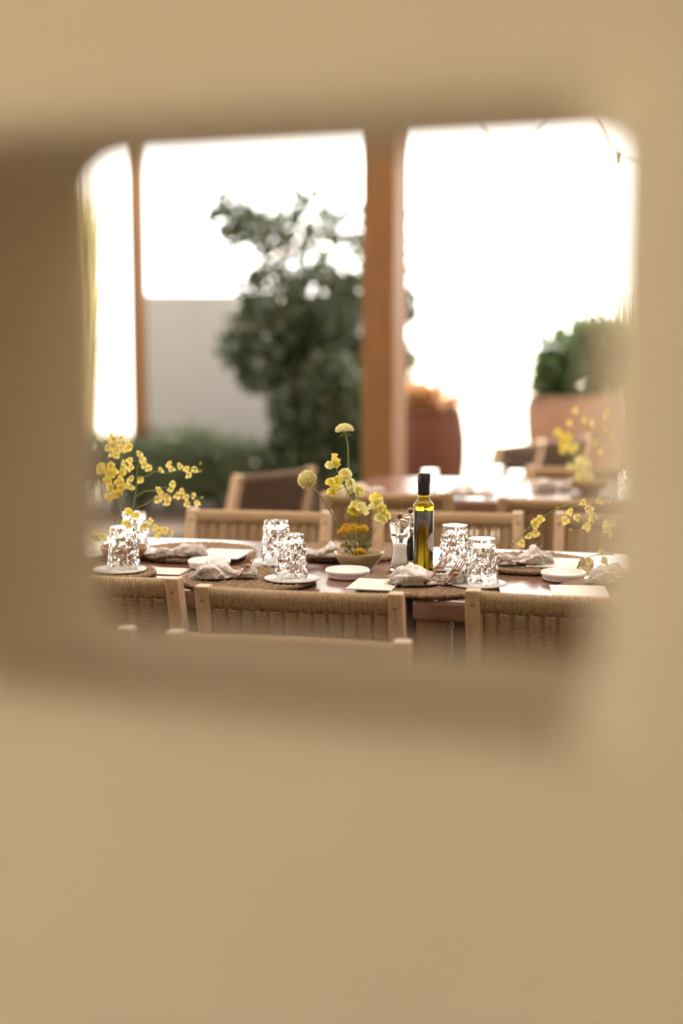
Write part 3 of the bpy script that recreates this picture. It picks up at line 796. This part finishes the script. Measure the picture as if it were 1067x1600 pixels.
spray(base1, [[O3, *[z2(*p) for p in [(745, 900), (735, 750), (725, 620), (720, 540)]]]], [z2(*p) for p in [(720, 540), (755, 575), (700, 645), (735, 660), (680, 670), (750, 680), (715, 690)]], [], Y1 - 0.02,
      'pale lemon sweet pea stem above the mustard yarrow', name='sweet_pea', meshes=SP, seed=22, s=0.78, dy=0.012)
spray(base1, [[O3, *[z2(*p) for p in [(745, 900), (750, 780), (790, 700), (840, 690)]]]], [z2(*p) for p in [(840, 610), (855, 640), (830, 650), (890, 685), (870, 740), (900, 720), (880, 690)]], [], Y1 + 0.005,
      'lemon sweet pea stem leaning towards the salt mill', name='sweet_pea', meshes=SP[2:], seed=23, s=0.80, dy=0.012)
def yarrow(heads, m, label, seed, dy=0.0):
    rn = random.Random(seed); t = thing('yarrow', label, 'flower', base1)
    for (x, y, wpx) in heads:
        c = atd(*z2(x, y), Y1 + dy) - Vector(base1); w = wpx * 0.2343 * Y1 / FPX / 2
        b = MB(); b.tube(smooth_path([Vector((rn.uniform(-.01, .01), 0, 0)), Vector((c.x * 0.6, 0, c.z * 0.5)), c - Vector((0, 0, 0.012))], 4), 0.0014, 6); b.build('stem', M['stem'], t)
        b = MB()
        for k in range(70):
            a = rn.uniform(0, 2 * PI); q = math.sqrt(rn.random()) * w
            v = c + Vector((q * math.cos(a), q * math.sin(a) * 0.8, 0.008 * (1 - (q / w) ** 2) + rn.uniform(-0.004, 0.004)))
            b.ball(v, rn.uniform(0.0022, 0.0036), 6, 4, (1, 1, 0.8))
        for k in range(9):
            a = 2 * PI * k / 9; b.tube([c - Vector((0, 0, 0.016)), c + Vector((w * 0.7 * math.cos(a), w * 0.6 * math.sin(a), 0))], 0.0007, 4)
        b.build('flower_cluster', m, t)
    return t
yarrow([(690, 790, 175), (735, 950, 80), (750, 800, 90), (625, 815, 80)], M['mustard'], 'mustard yellow yarrow with flat heads low over the middle bowl', 31, -0.02)
yarrow([(685, 715, 100), (640, 915, 70), (780, 905, 70), (740, 870, 60)], M['yarrow_green'], 'green unopened yarrow among the mustard heads', 32, 0.0)
def feathery(base, Y, label):
    rn = random.Random(5); t = thing('feathery_leaf', label, 'leaf', base); b = MB()
    for k in range(16):
        e = Vector((rn.uniform(-0.045, 0.045), rn.uniform(-0.03, 0.02), rn.uniform(0.05, 0.115)))
        pts = smooth_path([Vector((0, 0, 0)), e * 0.5 + Vector((0, 0, 0.01)), e], 4); b.tube(pts, 0.0008, 4)
        for p in pts[4:]:
            for q in range(3): b.tube([p, p + rvec(rn) * 0.011], 0.0005, 3)
    b.build('fronds', M['sage'], t); return t
feathery(base1, Y1, 'feathery sage green foliage between the yarrow stems in the middle bowl')

# ------------------------------------------------------------------ things on the second table
def t2glass(px, pytop, k, label):
    z = TZ + 0.001; ztop = z + 0.108
    p = at(px, pytop, ztop); o = obj('drinking_glass', TUM[k % 3]); o.location = (p.x, p.y, z); o.rotation_euler = (0, 0, k)
    return tag(o, label, 'glass')
t2glass(672, 733, 0, 'blurred upturned tumbler on the second table against the brown urn')
t2glass(774, 727, 1, 'blurred upturned tumbler on the second table against the bright path')
t2glass(806, 734, 2, 'blurred upturned tumbler on the second table by the path, closer to the sweet pea bowl')
t2glass(984, 733, 1, 'hazy upturned tumbler on the second table at the wall edge')
napkin(568, 772, R(10), 41, 'blurred linen napkin on the second table in front of the timber post', z=TZ + 0.006, s=1.1)
napkin(735, 776, R(-12), 42, 'blurred linen napkin on the second table between two chairs', z=TZ + 0.006, s=1.2)
napkin(862, 764, R(5), 43, 'blurred linen napkin on the second table next to the sweet pea bowl', z=TZ + 0.006, s=1.1)
p4 = at(922, 771, TZ); bowl(p4, M['bowl_wood'], 'brown bowl on the second table holding blurred yellow sweet peas', r=0.085, h=0.05)
base4 = (p4.x, p4.y, TZ + 0.012)
spray(base4, [[O3, (915, 745), (890, 710), (872, 680)]], [(872, 682), (880, 695), (866, 676), (890, 706), (884, 684), (895, 700), (876, 705)], [], p4.y, 'deep yellow blurred sweet pea stem on the second table', name='sweet_pea', meshes=SP[4:], seed=51, s=0.95, dy=0.03)
spray(base4, [[O3, (915, 755), (905, 735)]], [(905, 735), (893, 730), (915, 742), (920, 728), (900, 748), (912, 750), (925, 745), (908, 722)], [], p4.y - 0.01, 'pale blurred sweet pea stem low on the second table bowl', name='sweet_pea', meshes=SP[:4], seed=52, s=0.95, dy=0.03)
spray(base4, [[O3, (930, 740), (935, 690), (900, 640)], [(935, 700), (950, 660), (955, 630)]], [(935, 690), (945, 670), (950, 650), (900, 640), (890, 660), (925, 660), (955, 640), (940, 705), (915, 655), (960, 680)], [], p4.y + 0.01, 'hazy yellow orchid spray rising from the second table bowl', seed=53, s=1.3, dy=0.03)

# ------------------------------------------------------------------ garden
def leaves(b, c, r, n, rn, L=0.06, W=0.03, sq=(1, 1, 1), shell=0.35):
    for _ in range(n):
        d = rvec(rn); q = r * (shell + (1 - shell) * rn.random()) ** 0.6
        p = c + Vector((d.x * q * sq[0], d.y * q * sq[1], d.z * q * sq[2]))
        a = (d * 0.6 + rvec(rn)).normalized(); s = a.cross(rvec(rn)).normalized()
        l = L * rn.uniform(0.7, 1.25); w = W * rn.uniform(0.7, 1.2); o = len(b.v); nn = a.cross(s) * w * 0.25
        b.v += [tuple(p), tuple(p + a * l * 0.5 + s * w * 0.5 + nn), tuple(p + a * l), tuple(p + a * l * 0.5 - s * w * 0.5 + nn), tuple(p + a * l * 0.5)]
        b.f += [(o, o + 1, o + 4), (o + 1, o + 2, o + 4), (o, o + 4, o + 3), (o + 4, o + 2, o + 3)]
def plant(base, label, cat, name, clumps, Y, m, dens, L, W, trunk=None, seed=1, dyk=0.8, sq=(1, 0.9, 1), grp=None):
    rn = random.Random(seed); t = thing(name, label, cat, base, 0, grp); b = MB(); k = Y / FPX
    for (x, y, rp) in clumps:
        c = atd(x, y, Y + rn.uniform(-1, 1) * dyk * 0.5) - Vector(base)
        leaves(b, c, rp * k, int((dens(x, y) if callable(dens) else dens) * rp * rp), rn, L, W, sq)
    f = b.build('foliage', m, t, smooth=False); f['kind'] = 'stuff'
    if trunk:
        for path, r in trunk:
            pts = [atd(x, y, Y + dd) - Vector(base) for x, y, dd in path]; pts[0].z = 0.0
            pts = smooth_path(pts, 3); b = MB(); b.tube(pts, [r * (1 - 0.6 * i / len(pts)) for i in range(len(pts))], 8); b.build('trunk', M['bark'], t)
    return t
YT = 10.4
tb = atd(500, 520, YT); tb.z = 0.0
plant(tb, 'dark leafy garden tree with sun-glinting leaves in front of the grey wall', 'tree', 'garden_tree',
      [(355, 340, 26), (372, 362, 24), (392, 342, 34), (420, 362, 34), (345, 320, 14), (455, 318, 26), (485, 330, 32), (450, 365, 34), (500, 365, 36), (540, 350, 26), (470, 405, 38), (530, 405, 36), (425, 400, 24), (395, 505, 34), (372, 545, 30), (420, 465, 44), (440, 530, 55), (410, 575, 42),
       (500, 460, 50), (545, 470, 46), (500, 540, 60), (545, 580, 55), (470, 600, 46), (520, 640, 52), (560, 660, 45), (600, 400, 50), (600, 480, 50), (600, 570, 50), (602, 640, 45), (600, 340, 34), (480, 680, 40), (545, 700, 40), (455, 645, 38), (500, 705, 44), (550, 725, 40), (450, 700, 30), (520, 600, 45)],
      YT, M['leaf_dark'], lambda x, y: (0.13 if x < 425 else 0.085) if y < 430 else 0.22, 0.085, 0.048, trunk=[([(470, 770, 0.1), (468, 700, 0.05), (455, 600, 0), (440, 500, 0)], 0.05), ([(500, 770, -0.1), (500, 680, -0.1), (510, 580, 0), (520, 430, 0)], 0.06), ([(520, 770, 0.0), (535, 660, 0), (560, 560, 0), (590, 450, 0)], 0.045)], seed=3, dyk=0.9)
def shrub(px, pytop, Y, w, h_extra, label, seed, m='leaf_mid', dens=900):
    top = atd(px, pytop, Y); b0 = Vector((top.x, Y, 0.0)); rn = random.Random(seed)
    t = thing('garden_shrub', label, 'shrub', b0); b = MB(); hh = top.z
    for k in range(5):
        c = Vector((rn.uniform(-1, 1) * w * 0.55, rn.uniform(-0.5, 0.5) * 0.5 * w, hh * rn.uniform(0.4, 0.72))); r = hh * 0.36
        leaves(b, c, r, int(dens * 0.6), rn, 0.07, 0.022, (1.2, 1.0, 1.0), 0.2)
    for k in range(60):
        p = Vector((rn.uniform(-1, 1) * w * 0.7, rn.uniform(-0.3, 0.3) * w, hh * 0.5)); b.tube([p, p + Vector((rn.uniform(-.06, .06), rn.uniform(-.06, .06), hh * rn.uniform(0.25, 0.55)))], [0.006, 0.002], 3)
    f = b.build('foliage', M[m], t, smooth=False); f['kind'] = 'stuff'
    b = MB(); b.tube([(0, 0, 0), (0.01, 0, hh * 0.3), (0.03, 0.02, hh * 0.6)], [0.03, 0.022, 0.01], 7); b.build('stem', M['bark'], t)
    return t
shrub(175, 676, 10.9, 0.36, 0, 'grey-green garden shrub under the bright gap by the slim post behind the orchids', 61)
shrub(95, 668, 10.6, 0.40, 0, 'brown-green garden shrub at the wall edge behind the orchids', 60)
shrub(262, 668, 10.9, 0.40, 0, 'grey-green garden shrub at the foot of the grey wall beside the slim post', 62)
shrub(345, 676, 10.8, 0.40, 0, 'grey-green garden shrub at the foot of the grey wall above the turned chair', 63)
shrub(420, 684, 10.7, 0.38, 0, 'grey-green garden shrub at the foot of the wall beside the tree trunks', 64)
shrub(545, 690, 10.9, 0.36, 0, 'grey-green garden shrub under the tree beside the timber post', 65)

def urn(px, Y, prof, m, label, name='plant_urn'):
    p = atd(px, 520, Y); p.z = 0
    t = thing(name, label, 'pot', p); b = MB(); b.lathe(prof + [(prof[-1][0] - 0.03, prof[-1][1]), (prof[-1][0] - 0.035, prof[-1][1] - 0.06)], 40, cap=False)
    b.f.append(tuple(reversed(range(40)))); b.build('pot', m, t)
    b = MB(); b.lathe([(prof[-1][0] - 0.034, prof[-1][1] - 0.07), (prof[-1][0] - 0.034, prof[-1][1] - 0.05)], 30); b.build('soil', M['soil'], t)
    return p
pu = urn(672, 9.2, [(0.16, 0), (0.17, 0.02), (0.215, 0.30), (0.238, 0.55), (0.238, 0.68), (0.222, 0.80), (0.205, 0.86), (0.215, 0.88)], M['terracotta'], 'tall brown terracotta urn standing against the thick timber post')
plant(Vector((pu.x, pu.y, 0.83)), 'rusty-leaved plant growing in the brown terracotta urn', 'plant', 'potted_plant', [(650, 618, 16), (672, 622, 18), (695, 630, 15), (640, 625, 14), (660, 632, 14), (712, 634, 8)], 9.2, M['leaf_rust'], 0.45, 0.07, 0.04, seed=71, dyk=0.2)
pu2 = urn(905, 9.4, [(0.18, 0), (0.20, 0.02), (0.28, 0.35), (0.335, 0.70), (0.345, 0.88), (0.325, 0.93), (0.335, 0.96)], M['terracotta_pink'], 'wide pinkish terracotta pot under the green bush')
plant(Vector((pu2.x, pu2.y, 0.91)), 'round green bush growing in the wide pink terracotta pot', 'plant', 'potted_bush', [(880, 555, 34), (915, 540, 36), (860, 585, 26), (900, 590, 40), (945, 570, 40), (850, 605, 16), (940, 530, 30), (968, 545, 30)], 9.4, M['leaf_bright'], 0.24, 0.10, 0.05, seed=72, dyk=0.3)
# tall spiky plant behind the pink pot
def spiky(px, Y, h, n, label, m, seed, w=0.5, name='spiky_plant'):
    rn = random.Random(seed); p = atd(px, 520, Y); p.z = 0; t = thing(name, label, 'plant', p); b = MB()
    for k in range(n):
        a = rn.uniform(0, 2 * PI); e = Vector((math.cos(a) * w * rn.random(), math.sin(a) * w * rn.random(), h * rn.uniform(0.55, 1.0))); s = Vector((-math.sin(a), math.cos(a), 0)) * 0.022
        o = len(b.v); q0 = Vector((e.x * 0.15, e.y * 0.15, 0)); q1 = Vector((e.x * 0.5, e.y * 0.5, e.z * 0.6))
        b.v += [tuple(q0 - s * .6), tuple(q0 + s * .6), tuple(q1 + s), tuple(q1 - s), tuple(e)]; b.f += [(o, o + 1, o + 2, o + 3), (o + 3, o + 2, o + 4)]
    f = b.build('blades', m, t, smooth=False); f['kind'] = 'stuff'; return t
spiky(985, 10.4, 1.78, 170, 'tall spiky plant rising behind the green bush at the wall edge', M['leaf_pale'], 81, 0.42)
spiky(120, 14.5, 3.3, 260, 'tall pale sunlit grassy plant in the bright gap by the slim orange post', M['leaf_pale'], 82, 0.42)
# string lights
def string_light(path, Y, bulbs, label):
    b0 = atd(path[0][0], path[0][1], Y); t = thing('string_light', label, 'string light', b0)
    pts = smooth_path([atd(x, y, Y) - b0 for x, y in path], 6); b = MB(); b.tube(pts, 0.006, 5); b.build('wire', M['wire'], t)
    for (x, y) in bulbs:
        c = atd(x, y, Y) - b0; b = MB(); b.lathe([(0.012, 0.02), (0.014, 0.0), (0.014, -0.035)], 10, c=c); s = b.build('socket', M['wire'], t)
        b = MB(); b.lathe([(0.010, -0.0355), (0.024, -0.06), (0.026, -0.08), (0.012, -0.105), (0.002, -0.108)], 12, c=c); b.build('bulb', M['glass'], t)
string_light([(612, 175), (680, 150), (735, 158), (760, 198), (793, 220), (830, 204), (880, 150), (905, 150), (940, 185), (972, 238), (1050, 262)], 8.03, [(793, 222), (972, 240)], 'string of small bulbs hanging across the bright sky beside the timber post')
